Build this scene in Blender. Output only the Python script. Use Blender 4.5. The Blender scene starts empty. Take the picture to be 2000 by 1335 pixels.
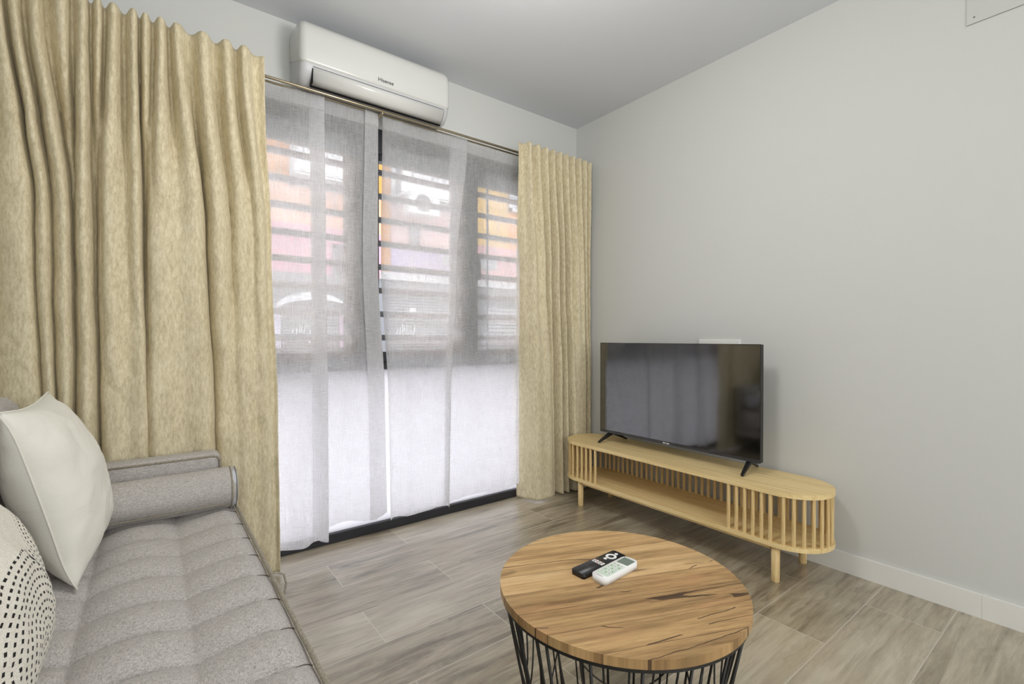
import bpy, bmesh, math, random
from math import sin, cos, pi, radians, sqrt, atan2
from mathutils import Vector, Matrix, noise

# ------------------------------------------------------------------ camera, world, lights, exposure
sc = bpy.context.scene
COL = sc.collection
sc.view_settings.view_transform = 'Standard'
sc.view_settings.look = 'None'
sc.view_settings.gamma = 1.0
sc.view_settings.use_curve_mapping = False
sc.view_settings.exposure = 0.25

cam_d = bpy.data.cameras.new('camera')
cam_d.sensor_width = 36.0
cam_d.lens = 925.0 / 2000.0 * 36.0
cam_d.clip_start = 0.02
cam = bpy.data.objects.new('camera', cam_d)
COL.objects.link(cam)
cam.location = (-2.503, -2.502, 1.06)
cam.rotation_euler = (radians(90 - 0.46), 0, radians(-37.3))
sc.camera = cam

world = bpy.data.worlds.new('sky')
sc.world = world
world.use_nodes = True
wn = world.node_tree
wbg = wn.nodes['Background']
wbg.inputs[0].default_value = (0.93, 0.96, 1.0, 1)
wbg.inputs[1].default_value = 10.0

def area(name, loc, rot, size, power, color, size_y=None):
    d = bpy.data.lights.new(name, 'AREA')
    d.energy = power
    d.color = color
    d.size = size
    if size_y:
        d.shape = 'RECTANGLE'; d.size_y = size_y
    o = bpy.data.objects.new(name, d)
    COL.objects.link(o)
    o.location = loc
    o.rotation_euler = [radians(a) for a in rot]
    return o
# ceiling area light below: added fill, unseen behind the photographer
# the room's hanging globe lamp, just above the frame
pl = bpy.data.lights.new('globe_lamp', 'POINT'); pl.energy = 24; pl.color = (1.0, 0.975, 0.94); pl.shadow_soft_size = 0.16
po = bpy.data.objects.new('globe_lamp', pl); COL.objects.link(po); po.location = (-1.6, -1.45, 2.08)
area('ceiling_fill', (-2.5, -4.6, 2.57), (0, 0, 0), 0.5, 10, (1.0, 0.95, 0.87))
# large unseen fill light added before the solid back wall, brightens the room
area('back_wall_fill', (-1.8, -5.3, 1.5), (90, 0, 0), 2.2, 47, (0.96, 0.98, 1.0), 1.5)

# ------------------------------------------------------------------ helpers
def tag(o, label=None, cat=None, group=None, kind=None):
    if label: o['label'] = label
    if cat: o['category'] = cat
    if group: o['group'] = group
    if kind: o['kind'] = kind
    return o

def empty(name, loc, label=None, cat=None, group=None, rz=0.0):
    o = bpy.data.objects.new(name, None)
    COL.objects.link(o)
    o.location = loc
    o.rotation_euler = (0, 0, rz)
    o.empty_display_size = 0.05
    return tag(o, label, cat, group)

def link_mesh(name, me, mat=None, parent=None, smooth=True):
    """mesh given in world coordinates when parent is None or an unrotated Empty whose location is subtracted"""
    if mat: me.materials.append(mat)
    if smooth:
        me.polygons.foreach_set('use_smooth', [True] * len(me.polygons))
    o = bpy.data.objects.new(name, me)
    COL.objects.link(o)
    if parent is not None:
        o.parent = parent
    return o

def obj(name, bm, mat=None, parent=None, smooth=False, local=False):
    """local=False: bm is in world coordinates; it is moved into the frame of its topmost parent"""
    if parent is not None and not local:
        M = Matrix.Identity(4)
        p = parent
        while p is not None:
            M = Matrix.LocRotScale(p.location, p.rotation_euler, p.scale) @ M
            p = p.parent
        bmesh.ops.transform(bm, matrix=M.inverted(), verts=bm.verts)
    me = bpy.data.meshes.new(name)
    bm.to_mesh(me)
    bm.free()
    return link_mesh(name, me, mat, parent, smooth)

def struct(name, bm, mat, smooth=False):
    return tag(obj(name, bm, mat, None, smooth), kind='structure')

def bx(bm, x0, x1, y0, y1, z0, z1, bev=0.0, seg=2):
    r = bmesh.ops.create_cube(bm, size=1.0)
    vs = r['verts']
    for v in vs:
        v.co = Vector((x0 + (v.co.x + .5) * (x1 - x0), y0 + (v.co.y + .5) * (y1 - y0), z0 + (v.co.z + .5) * (z1 - z0)))
    if bev > 0:
        es = list({e for v in vs for e in v.link_edges})
        bmesh.ops.bevel(bm, geom=es, offset=bev, segments=seg, affect='EDGES', profile=0.5)
    return bm

def box(x0, x1, y0, y1, z0, z1, bev=0.0, seg=2):
    return bx(bmesh.new(), x0, x1, y0, y1, z0, z1, bev, seg)

def tube(bm, pts, r, seg=8, closed=False, caps=True):
    pts = [Vector(p) for p in pts]
    n = len(pts)
    rr = r if isinstance(r, (list, tuple)) else [r] * n
    rings = []
    up = None
    for i in range(n):
        if closed:
            t = pts[(i + 1) % n] - pts[i - 1]
        else:
            t = pts[min(i + 1, n - 1)] - pts[max(i - 1, 0)]
        t.normalize()
        if up is None:
            a = Vector((0, 0, 1)) if abs(t.z) < .9 else Vector((1, 0, 0))
            up = (a - t * a.dot(t)).normalized()
        else:
            up = (up - t * up.dot(t))
            up = up.normalized() if up.length > 1e-6 else t.orthogonal().normalized()
        s = t.cross(up)
        rings.append([bm.verts.new(pts[i] + (up * cos(2 * pi * k / seg) + s * sin(2 * pi * k / seg)) * rr[i]) for k in range(seg)])
    for i in range(n if closed else n - 1):
        a, b = rings[i], rings[(i + 1) % n]
        for k in range(seg):
            bm.faces.new((a[k], a[(k + 1) % seg], b[(k + 1) % seg], b[k]))
    if not closed and caps:
        bm.faces.new(list(reversed(rings[0])))
        bm.faces.new(rings[-1])
    return bm

def prism(bm, outline, z0, z1):
    a = [bm.verts.new((x, y, z0)) for x, y in outline]
    b = [bm.verts.new((x, y, z1)) for x, y in outline]
    bm.faces.new(list(reversed(a)))
    bm.faces.new(b)
    n = len(a)
    for i in range(n):
        bm.faces.new((a[i], a[(i + 1) % n], b[(i + 1) % n], b[i]))
    return bm

def grid(bm, P, close_u=False):
    """P[i][j] points -> quad sheet"""
    V = [[bm.verts.new(p) for p in row] for row in P]
    n = len(V)
    for i in range(n if close_u else n - 1):
        for j in range(len(V[0]) - 1):
            bm.faces.new((V[i][j], V[(i + 1) % n][j], V[(i + 1) % n][j + 1], V[i][j + 1]))
    return V

def bevel_all(bm, off, seg=2, ang=0.6):
    es = [e for e in bm.edges if len(e.link_faces) == 2 and e.calc_face_angle(0) > ang]
    bmesh.ops.bevel(bm, geom=es, offset=off, segments=seg, affect='EDGES', profile=0.5)
    return bm

def text_mesh(s, size, extrude):
    cu = bpy.data.curves.new('lettering', 'FONT')
    cu.body = s
    cu.size = size
    cu.extrude = extrude
    cu.align_x = 'CENTER'
    cu.align_y = 'CENTER'
    o = bpy.data.objects.new('lettering', cu)
    COL.objects.link(o)
    dg = bpy.context.evaluated_depsgraph_get()
    me = bpy.data.meshes.new_from_object(o.evaluated_get(dg))
    bpy.data.objects.remove(o)
    return me

def lerp(a, b, t):
    return a + (b - a) * t

def smooth01(t):
    t = max(0.0, min(1.0, t))
    return t * t * (3 - 2 * t)

# ------------------------------------------------------------------ materials
def lin(c):
    return c / 12.92 if c <= 0.04045 else ((c + 0.055) / 1.055) ** 2.4
def rgb(r, g, b):
    return (lin(r / 255), lin(g / 255), lin(b / 255), 1)

class X:
    """tiny node-graph arithmetic"""
    def __init__(s, nt, sock): s.nt, s.s = nt, sock
    def _m(s, op, o=None, o2=None):
        n = s.nt.nodes.new('ShaderNodeMath'); n.operation = op
        s.nt.links.new(s.s, n.inputs[0])
        for i, v in ((1, o), (2, o2)):
            if v is None: continue
            if isinstance(v, X): s.nt.links.new(v.s, n.inputs[i])
            else: n.inputs[i].default_value = v
        return X(s.nt, n.outputs[0])
    def __add__(s, o): return s._m('ADD', o)
    def __sub__(s, o): return s._m('SUBTRACT', o)
    def __mul__(s, o): return s._m('MULTIPLY', o)
    def __truediv__(s, o): return s._m('DIVIDE', o)
    def floor(s): return s._m('FLOOR')
    def fract(s): return s._m('FRACT')
    def abs(s): return s._m('ABSOLUTE')
    def lt(s, o): return s._m('LESS_THAN', o)
    def gt(s, o): return s._m('GREATER_THAN', o)
    def mod(s, o): return s._m('FLOORED_MODULO', o)
    def mn(s, o): return s._m('MINIMUM', o)
    def mx(s, o): return s._m('MAXIMUM', o)
    def pw(s, o): return s._m('POWER', o)
    def clamp(s):
        r = s._m('ADD', 0.0); r.s.node.use_clamp = True; return r

class Mat:
    def __init__(s, name, base=None, rough=0.6, spec=0.4, metal=0.0, sheen=0.0):
        s.m = bpy.data.materials.new(name)
        s.m.use_nodes = True
        s.nt = s.m.node_tree
        s.b = s.nt.nodes['Principled BSDF']
        if base: s.b.inputs['Base Color'].default_value = base
        s.b.inputs['Roughness'].default_value = rough
        s.b.inputs['Specular IOR Level'].default_value = spec
        s.b.inputs['Metallic'].default_value = metal
        if sheen:
            s.b.inputs['Sheen Weight'].default_value = sheen
    def new(s, t, **kw):
        n = s.nt.nodes.new(t)
        for k, v in kw.items(): setattr(n, k, v)
        return n
    def link(s, a, b):
        s.nt.links.new(a.s if isinstance(a, X) else a, b)
    def coord(s, kind='Object'):
        n = s.new('ShaderNodeTexCoord')
        return n.outputs[kind]
    def sep(s, v):
        n = s.new('ShaderNodeSeparateXYZ'); s.link(v, n.inputs[0])
        return [X(s.nt, n.outputs[i]) for i in range(3)]
    def comb(s, x, y, z=0.0):
        n = s.new('ShaderNodeCombineXYZ')
        for i, v in enumerate((x, y, z)):
            if isinstance(v, X): s.link(v, n.inputs[i])
            else: n.inputs[i].default_value = v
        return n.outputs[0]
    def noise(s, vec, scale=5, detail=3, rough=.5, dist=0.0, dims='3D', color=False):
        n = s.new('ShaderNodeTexNoise'); n.noise_dimensions = dims
        s.link(vec, n.inputs['Vector'])
        n.inputs['Scale'].default_value = scale
        n.inputs['Detail'].default_value = detail
        n.inputs['Roughness'].default_value = rough
        n.inputs['Distortion'].default_value = dist
        return n.outputs['Color'] if color else X(s.nt, n.outputs[0])
    def white(s, vec):
        n = s.new('ShaderNodeTexWhiteNoise'); n.noise_dimensions = '3D'
        s.link(vec, n.inputs['Vector'])
        return X(s.nt, n.outputs['Value'])
    def mapping(s, vec, scale=(1, 1, 1), rot=(0, 0, 0), loc=(0, 0, 0)):
        n = s.new('ShaderNodeMapping')
        s.link(vec, n.inputs[0])
        n.inputs['Scale'].default_value = scale
        n.inputs['Rotation'].default_value = rot
        n.inputs['Location'].default_value = loc
        return n.outputs[0]
    def ramp(s, fac, stops, interp='LINEAR'):
        n = s.new('ShaderNodeValToRGB')
        s.link(fac, n.inputs[0])
        cr = n.color_ramp; cr.interpolation = interp
        while len(cr.elements) < len(stops): cr.elements.new(0.5)
        for e, (p, c) in zip(cr.elements, stops):
            e.position = p; e.color = c
        return n.outputs[0]
    def mix(s, fac, a, b, mode='MIX'):
        n = s.new('ShaderNodeMix'); n.data_type = 'RGBA'; n.blend_type = mode
        for v, i in ((fac, 0), (a, 6), (b, 7)):
            if isinstance(v, (X,)) or hasattr(v, 'is_output'): s.link(v, n.inputs[i])
            else: n.inputs[i].default_value = v
        return n.outputs[2]
    def bump(s, h, strength=.3, dist=.01):
        n = s.new('ShaderNodeBump')
        n.inputs['Strength'].default_value = strength
        n.inputs['Distance'].default_value = dist
        s.link(h, n.inputs['Height'])
        s.link(n.outputs[0], s.b.inputs['Normal'])
    def base(s, v): s.link(v, s.b.inputs['Base Color'])

def G(v): return (v, v, v, 1)

# plaster
def plaster(name, col):
    M = Mat(name, col, 0.75, 0.25)
    n = M.noise(M.coord(), 60, 3)
    M.bump(n, .04, .003)
    return M.m
wall_m = plaster('wall_paint', rgb(211, 212, 209))
ceil_m = plaster('ceiling_paint', rgb(214, 217, 222))
base_m = Mat('baseboard_paint', rgb(232, 231, 226), 0.45, 0.4).m

# floor: wood look tiles, rows 0.2325 deep, 1.21 long
M = Mat('wood_look_tiles', None, 0.36, 0.5)
M.b.inputs['IOR'].default_value = 1.6
M.b.inputs['Coat Weight'].default_value = .6
M.b.inputs['Coat Roughness'].default_value = .28
M.b.inputs['Coat IOR'].default_value = 1.8
x, y, z = M.sep(M.coord())
row = (y * (-1 / .2325)).floor()
par = row.mod(2.0)
xs = (x + 0.245 + par * 0.402 - 12.1 * 0) / 1.21
col_i = xs.floor()
fx = xs.fract()
fy = (y * (-1 / .2325)).fract()
gx = (fx * 1.21).mn((fx * -1.0 + 1.0) * 1.21)
gy = (fy * .2325).mn((fy * -1.0 + 1.0) * .2325)
gr = gx.mn(gy)
grout = gr.lt(0.0017)
rnd = M.white(M.comb(row, col_i, 3.0))
rnd2 = M.white(M.comb(col_i, row, 7.0))
ox = x + rnd * 17.0
v1 = M.comb(ox * 1.0, y * 9.0 + rnd2 * 31.0, 0.0)
n1 = M.noise(v1, 2.2, 6, .62, .8)
v2 = M.comb(ox * 4.0, y * 70.0, rnd * 9.0)
n2 = M.noise(v2, 1.0, 4, .6, .3)
v3 = M.comb(ox * 1.3, y * 3.2 + rnd2 * 9.0, 4.0)
n3 = M.noise(v3, 1.6, 3, .55, 1.2)
n4 = M.noise(M.comb(ox * 3.0, y * 38.0 + n3 * 6.0, rnd2 * 3.0), 1.0, 5, .7, .6)
g = n1 * .42 + n2 * .22 + n3 * .30 + n4 * .30 + (rnd - 0.5) * 0.12 - .045
c1 = M.ramp(g, [(.38, rgb(84, 76, 61)), (.48, rgb(132, 122, 102)), (.57, rgb(166, 156, 134)), (.70, rgb(196, 187, 166))])
warm = M.noise(M.comb(ox * 2.0, y * 12.0, 9.0), 1.5, 3, .5)
c1 = M.mix((warm * 3.0 - 1.35).clamp() * .35, c1, rgb(170, 146, 120))
c1 = M.mix(grout * 0.75, c1, rgb(206, 200, 188))
M.base(c1)
M.link((n2 * -.15 + .42), M.b.inputs['Roughness'])
M.bump(n2 * .3 + gr.lt(0.002) * -1.0, .12, .002)
floor_m = M.m

# beige curtain: chenille with vertical slubs
M = Mat('beige_chenille', None, 0.85, 0.15, sheen=0.35)
M.b.inputs['Sheen Tint'].default_value = rgb(230, 220, 195)
co = M.coord()
n1 = M.noise(M.mapping(co, (120, 90, 34)), 1.0, 4, .65)
n2 = M.noise(M.mapping(co, (16, 14, 7.0)), 1.0, 4, .65, .8)
n3 = M.noise(M.mapping(co, (420, 400, 120)), 1.0, 2, .5)
f = n1 * .6 + n2 * .2 + n3 * .2
M.base(M.ramp(f, [(.30, rgb(178, 165, 133)), (.5, rgb(215, 203, 171)), (.70, rgb(238, 229, 202))]))
M.bump(n1 * .6 + n3 * .4, .22, .004)
beige_m = M.m

# sheer linen
def sheer_mat(name, open_amt):
    m = bpy.data.materials.new(name)
    m.use_nodes = True
    nt = m.node_tree
    nt.nodes.clear()
    Q = Mat.__new__(Mat); Q.m, Q.nt = m, nt
    out = nt.nodes.new('ShaderNodeOutputMaterial')
    co = Q.coord()
    wv = Q.noise(Q.mapping(co, (380, 60, 16)), 1.0, 3, .6)
    wh = Q.noise(Q.mapping(co, (26, 20, 420)), 1.0, 3, .6)
    big = Q.noise(Q.mapping(co, (7, 7, 4)), 1.0, 3, .6)
    a = (wv.mx(wh) - 0.5) * 1.6 + (big - .5) * .25 + (1.0 - open_amt)
    a = a.clamp()
    tr = nt.nodes.new('ShaderNodeBsdfTransparent')
    df = nt.nodes.new('ShaderNodeBsdfDiffuse'); df.inputs[0].default_value = rgb(238, 238, 238)
    tl = nt.nodes.new('ShaderNodeBsdfTranslucent'); tl.inputs[0].default_value = rgb(240, 240, 242)
    mx1 = nt.nodes.new('ShaderNodeMixShader'); mx1.inputs[0].default_value = .66
    nt.links.new(df.outputs[0], mx1.inputs[1]); nt.links.new(tl.outputs[0], mx1.inputs[2])
    mx2 = nt.nodes.new('ShaderNodeMixShader')
    nt.links.new(a.s, mx2.inputs[0])
    nt.links.new(tr.outputs[0], mx2.inputs[1]); nt.links.new(mx1.outputs[0], mx2.inputs[2])
    nt.links.new(mx2.outputs[0], out.inputs[0])
    return m
sheer_m = sheer_mat('white_sheer_linen', 0.27)
hem_m = sheer_mat('white_sheer_hem', 0.25)

# sofa upholstery
def fabric(name, dark, mid, light, bump=.25):
    M = Mat(name, None, 0.9, 0.15, sheen=0.15)
    co = M.coord()
    a = M.noise(M.mapping(co, (500, 90, 500)), 1.0, 2, .6)
    b = M.noise(M.mapping(co, (90, 500, 500)), 1.0, 2, .6)
    c = M.noise(co, 220, 3, .7)
    f = a * .35 + b * .35 + c * .3
    M.base(M.ramp(f, [(.36, dark), (.5, mid), (.62, light)]))
    M.bump(f, bump, .002)
    return M.m
sofa_m = fabric('grey_melange_weave', rgb(146, 141, 136), rgb(182, 177, 173), rgb(206, 202, 197))
pipe_m = fabric('grey_piping', rgb(118, 110, 96), rgb(150, 143, 128), rgb(176, 168, 152))
lit_end_m = Mat('lit_bolster_end', rgb(196, 198, 204), .5, .4).m  # bolster end: light falling on it painted in as a paler colour

M = Mat('white_cotton', rgb(232, 230, 220), .9, .15, sheen=.1)
n = M.noise(M.coord(), 9, 4, .6, .6)
M.bump(n, .25, .02)
cotton_m = M.m

# dashed embroidery cushion, pattern in the cushion's own plane (object x = along, y = up)
M = Mat('cream_cotton_black_stitching', None, .9, .15, sheen=.1)
x, y, z = M.sep(M.coord())
def fan(cx, cy, pitch, dash, seedv):
    dx, dy = x - cx, y - cy
    r = (dx * dx + dy * dy).pw(.5)
    n = M.new('ShaderNodeMath', operation='ARCTAN2'); M.link(dy, n.inputs[0]); M.link(dx, n.inputs[1])
    a = X(M.nt, n.outputs[0])
    ring = (r / pitch).floor()
    inr = ((r / pitch).fract() - .5).abs().lt(.16)
    cnt = ((ring + .5) * (pitch * 2 * pi / dash)).floor() + 1.0
    ph = M.white(M.comb(ring, seedv, 0.0))
    ind = ((a / (2 * pi) + ph) * cnt).fract().lt(.52)
    return r, inr * ind
r1, m1 = fan(-0.03, -0.10, .0145, .0135, 1.0)
r2, m2 = fan(0.15, 0.0, .0115, .0105, 2.0)
near1 = r1.lt(r2 * 1.05)
pat = near1 * m1 + (near1 * -1.0 + 1.0) * m2
lim = r1.lt(.17).mx(r2.lt(.12))
edge = (r1 - r2 * 1.05).abs().lt(.0035) * ((y * 60.0).fract().lt(.7))
ft = (pat * lim + edge * lim).clamp()
tex = M.noise(M.coord(), 300, 2, .6)
basec = M.ramp(tex, [(.35, rgb(214, 209, 196)), (.65, rgb(232, 228, 217))])
M.base(M.mix(ft, basec, rgb(34, 31, 32)))
M.bump(tex * .4 + ft, .3, .002)
stitch_m = M.m

# light oak / bamboo
M = Mat('light_bamboo', None, .45, .4)
co = M.coord()
a = M.noise(M.mapping(co, (60, 2.2, 60)), 1.0, 4, .6, .5)
b = M.noise(M.mapping(co, (260, 8, 260)), 1.0, 2, .5)
M.base(M.ramp(a * .6 + b * .4, [(.36, rgb(218, 188, 130)), (.5, rgb(237, 210, 152)), (.64, rgb(244, 222, 170))]))
bamboo_m = M.m
M = Mat('bamboo_slat', None, .45, .4)
co = M.coord()
a = M.noise(M.mapping(co, (120, 120, 6)), 1.0, 3, .6, .3)
M.base(M.ramp(a, [(.36, rgb(206, 174, 118)), (.5, rgb(224, 196, 141)), (.64, rgb(236, 211, 158))]))
slat_m = M.m

# mango wood top: boards along the grain, cracks and dark figure
M = Mat('mango_wood', None, .5, .4)
x, y, z = M.sep(M.coord())       # the top's own frame: x along the grain
wob = M.noise(M.comb(x * 1.0, y * 1.0, 0.0), 5, 2, .5) * .006
yy = (y + wob + .33) / .083
bi = yy.floor()
r1 = M.white(M.comb(bi, 2.0, 0.0))
r2 = M.white(M.comb(bi, 9.0, 4.0))
vx = x + r1 * 13.0
gg = M.noise(M.comb(vx * 1.7, y * 26.0, r2 * 5.0), 1.3, 6, .6, .5)
fine = M.noise(M.comb(vx * 12.0, y * 160.0, 0.0), 1.0, 3, .6)
f = gg * .68 + fine * .32 + (r2 - .5) * .20
c = M.ramp(f, [(.30, rgb(128, 98, 62)), (.42, rgb(172, 138, 92)), (.54, rgb(200, 164, 114)), (.72, rgb(222, 190, 142))])
green = M.noise(M.comb(vx * 2.0, y * 9.0, 5.0), 1.6, 3, .6)
c = M.mix((green * 4.0 - 2.0).clamp() * .5, c, rgb(146, 124, 84))
pink = M.noise(M.comb(vx * 2.5, y * 7.0, 15.0), 1.4, 3, .6)
c = M.mix((pink * 4.0 - 2.1).clamp() * .45, c, rgb(206, 146, 104))
# dark figure patches and thin cracks
fig = M.noise(M.comb(vx * 1.3, y * 9.0, 21.0), 1.5, 4, .6, .6)
c = M.mix((fig * 14.0 - 8.9).clamp() * .75, c, rgb(84, 60, 42))
jit = M.noise(M.comb(vx * 14.0, y * 14.0, 3.0), 1.0, 3, .7) * .010
crk = M.noise(M.comb(vx * 1.6, (y + jit) * 8.0, 33.0), 1.0, 1, .4, .2)
where = M.noise(M.comb(vx * 2.0, y * 5.0, 41.0), 1.0, 2, .5)
crack = (crk - .5).abs().lt(.0045) * where.gt(.50)
fleck = M.noise(M.comb(vx * 26.0, y * 210.0, 8.0), 1.0, 2, .6)
c = M.mix((fleck * 8.0 - 4.9).clamp() * .28, c, rgb(120, 88, 52))
seam = ((yy.fract() - .5).abs().gt(.487)) * .55
c = M.mix((crack * .85).mx(seam), c, rgb(62, 42, 30))
M.base(c)
M.bump(f * .4 + crack * -1.0, .15, .003)
mango_m = M.m

black_m = Mat('black_iron', rgb(30, 29, 28), .45, .45).m
frame_m = Mat('anthracite_aluminium', rgb(44, 45, 50), .4, .5).m
grille_m = Mat('grey_steel_bars', rgb(84, 84, 90), .6, .4).m
tvb_m = Mat('black_plastic', rgb(24, 24, 25), .35, .5).m
tvf_m = Mat('dark_grey_bezel', rgb(52, 52, 54), .35, .5).m
M = Mat('screen_glass', rgb(4, 4, 5), .07, .5); M.b.inputs['IOR'].default_value = 2.3; scr_m = M.m
acw_m = Mat('glossy_white_plastic', rgb(212, 212, 208), .22, .5).m
acg_m = Mat('satin_white_plastic', rgb(196, 197, 199), .4, .5).m
acs_m = Mat('seam_grey', rgb(120, 120, 120), .6, .3).m
dark_m = Mat('dark_gap', rgb(22, 22, 24), .7, .2).m
brass_m = Mat('brushed_nickel_brass', rgb(176, 164, 140), .32, .5, metal=.85).m
plate_m = Mat('white_plate_plastic', rgb(236, 236, 232), .35, .4).m
hatch_m = plaster('hatch_paint', rgb(206, 206, 202))
logo_m = Mat('grey_lettering', rgb(70, 72, 76), .4, .5).m
logow_m = Mat('silver_lettering', rgb(214, 214, 216), .3, .5).m
btn_m = Mat('white_rubber', rgb(240, 240, 238), .6, .3).m
btng_m = Mat('pale_green_rubber', rgb(206, 220, 204), .6, .3).m
btnk_m = Mat('grey_print', rgb(96, 104, 98), .6, .3).m
lcd_m = Mat('lcd_green_grey', rgb(116, 130, 120), .25, .5).m
red_m = Mat('red_print', rgb(190, 70, 66), .6, .3).m

# ------------------------------------------------------------------ room shell
XL, YB, H = -3.42, -5.4, 2.6
WX0, WX1, WZ = -3.1, -0.22, 2.2
struct('floor', box(XL - .1, .1, YB - .1, .0, -.1, 0), floor_m)
struct('ceiling', box(XL - .1, .1, YB - .1, .15, H, H + .1), ceil_m)
struct('wall_right', box(0, .1, YB, .15, 0, H), wall_m)
struct('wall_left', box(XL - .1, XL, YB, .15, 0, H), wall_m)
struct('wall_back', box(XL, 0, YB - .1, YB, 0, H), wall_m)
bm = bmesh.new()
bx(bm, XL, WX0, 0, .15, -.1, H)
bx(bm, WX1, 0, 0, .15, -.1, H)
bx(bm, WX0, WX1, 0, .15, WZ, H)
struct('wall_window', bm, wall_m)
bm = bmesh.new()
bx(bm, -.012, 0, -2.1605, 0, 0, .09, .0004, 1)
bx(bm, -.012, 0, YB, -2.1609, 0, .09, .0004, 1)
struct('baseboard_right', bm, base_m)
struct('baseboard_left', box(XL, XL + .012, YB, -.012, 0, .09, .0015, 1), base_m)
struct('baseboard_window', box(WX1, -.012, -.012, 0, 0, .05), frame_m)

# window: anthracite frame, three casements above a milky panel
wf = bmesh.new()
fy0, fy1 = .0, .07
bx(wf, WX0, WX1, fy0, fy1, 2.065, WZ, .003, 1)          # head
bx(wf, WX0, WX1, fy0 - .004, fy1, 0, .05, .003, 1)     # threshold
bx(wf, WX0, WX1, fy0, fy1, .888, .93, .003, 1)          # transom
for a, b in ((WX0, WX0 + .06), (-2.335, -2.27), (-1.635, -1.56), (-.99, -.915), (WX1 - .06, WX1)):
    bx(wf, a, b, fy0, fy1, .93, 2.065, .003, 1)
win = struct('window_1', wf, frame_m)
SASH = [(-3.04, -2.335), (-2.27, -1.635), (-1.56, -.99), (-.915, -.28)]
glass_m = bpy.data.materials.new('window_glass')
glass_m.use_nodes = True
nt = glass_m.node_tree; nt.nodes.clear()
o_ = nt.nodes.new('ShaderNodeOutputMaterial')
t_ = nt.nodes.new('ShaderNodeBsdfTransparent'); t_.inputs[0].default_value = (.96, .97, .97, 1)
g_ = nt.nodes.new('ShaderNodeBsdfGlossy'); g_.inputs['Roughness'].default_value = .02
f_ = nt.nodes.new('ShaderNodeFresnel'); f_.inputs[0].default_value = 1.45
x_ = nt.nodes.new('ShaderNodeMixShader')
nt.links.new(f_.outputs[0], x_.inputs[0]); nt.links.new(t_.outputs[0], x_.inputs[1]); nt.links.new(g_.outputs[0], x_.inputs[2])
nt.links.new(x_.outputs[0], o_.inputs[0])
for i, (a, b) in enumerate(SASH):
    s = .052
    bm = bmesh.new()
    bx(bm, a, a + s, .004, .06, .93, 2.065, .003, 1)
    bx(bm, b - s, b, .004, .06, .93, 2.065, .003, 1)
    bx(bm, a + s, b - s, .004, .06, .93, .985, .003, 1)
    bx(bm, a + s, b - s, .004, .06, 2.03, 2.065, .003, 1)
    sa = obj('sash', bm, frame_m, win)
    obj('pane', box(a + s, b - s, .03, .036, .985, 2.03), glass_m, sa)
# handles
for hx in (-1.665, -.882):
    bm = bmesh.new()
    bx(bm, hx - .013, hx + .013, -.008, .005, 1.47, 1.56, .003, 2)
    tube(bm, [(hx, -.004, 1.545), (hx, -.035, 1.545), (hx, -.04, 1.53), (hx + .002, -.04, 1.43), (hx + .002, -.038, 1.42)], [.008, .008, .009, .009, .006], 8)
    obj('window_handle', bm, Mat('grey_handle', rgb(96, 96, 98), .4, .5).m, win, True)
# milky lower panel
milk = bpy.data.materials.new('milky_glass')
milk.use_nodes = True
nt = milk.node_tree; nt.nodes.clear()
o_ = nt.nodes.new('ShaderNodeOutputMaterial')
d_ = nt.nodes.new('ShaderNodeBsdfDiffuse'); d_.inputs[0].default_value = rgb(204, 204, 206)
l_ = nt.nodes.new('ShaderNodeBsdfTranslucent'); l_.inputs[0].default_value = rgb(206, 206, 209)
x_ = nt.nodes.new('ShaderNodeMixShader'); x_.inputs[0].default_value = .8
nt.links.new(d_.outputs[0], x_.inputs[1]); nt.links.new(l_.outputs[0], x_.inputs[2]); nt.links.new(x_.outputs[0], o_.inputs[0])
struct('window_2', box(WX0, WX1, .02, .03, .05, .888), milk)

# ------------------------------------------------------------------ street outside
pav_m = Mat('pavement', rgb(190, 188, 186), .9, .2).m
struct('ground', box(-14, 18, .2, 20, -.35, -.3), pav_m)
# grille
gr_ = empty('window_grille', (-1.7, .2, .05), 'grey security grille of horizontal bars outside the window', 'window grille')
k = 0
zb = 1.05
while zb < 2.16:
    obj('bar', box(WX0 + .01, WX1 - .01, .17, .185, zb - .004, zb + .031, .002, 1), grille_m, gr_)
    zb += .1375
for gx_ in (-2.95, -2.1, -.665, -.3):
    obj('upright', box(gx_ - .006, gx_ + .006, .186, .196, .0, 2.15), grille_m, gr_)
obj('bottom_rail', box(WX0 + .01, WX1 - .01, .17, .185, .905, .935), Mat('white_rail', rgb(214, 214, 216), .5, .4).m, gr_)

FY = 6.0
ext = empty('apartment_building', (1.5, FY, -.3), 'orange and pink rendered building across the street with balconies above dark shutters', 'building')
def em(c): return Mat('facade_paint', (c[0] * .31, c[1] * .31, c[2] * .31, 1), .85, .2).m
def fbox(name, x0, x1, z0, z1, col, d0=0.0, d1=.04, parent=None):
    return obj(name, box(x0, x1, FY - d1, FY - d0, z0, z1), em(rgb(*col)) if isinstance(col, tuple) else col, parent or ext)
obj('wall', box(-7, 11, FY, FY + .3, -.3, 5.4), em(rgb(240, 160, 80)), ext)
fbox('upper_wall', -7, 11, 4.5, 5.4, (206, 204, 204), 0, .3)
fbox('pink_wall', -2.5, .9, 1.6, 2.98, (222, 156, 176), 0, .02)
fbox('peach_wall', -2.5, .9, 2.98, 3.66, (232, 176, 148), 0, .02)
fbox('lilac_wall', 1.1, 3.02, 2.29, 2.86, (190, 172, 206), 0, .02)
fbox('pale_pink_wall', 1.1, 3.02, 2.86, 3.66, (226, 184, 180), 0, .02)
fbox('pink_wall', 3.04, 6.5, 2.29, 3.05, (226, 168, 170), 0, .02)
fbox('ochre_wall', 3.04, 3.85, 3.05, 4.5, (242, 190, 92), 0, .02)
fbox('ground_floor', -7, 11, -.3, 2.15, (128, 128, 133), 0, .05)
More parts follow.
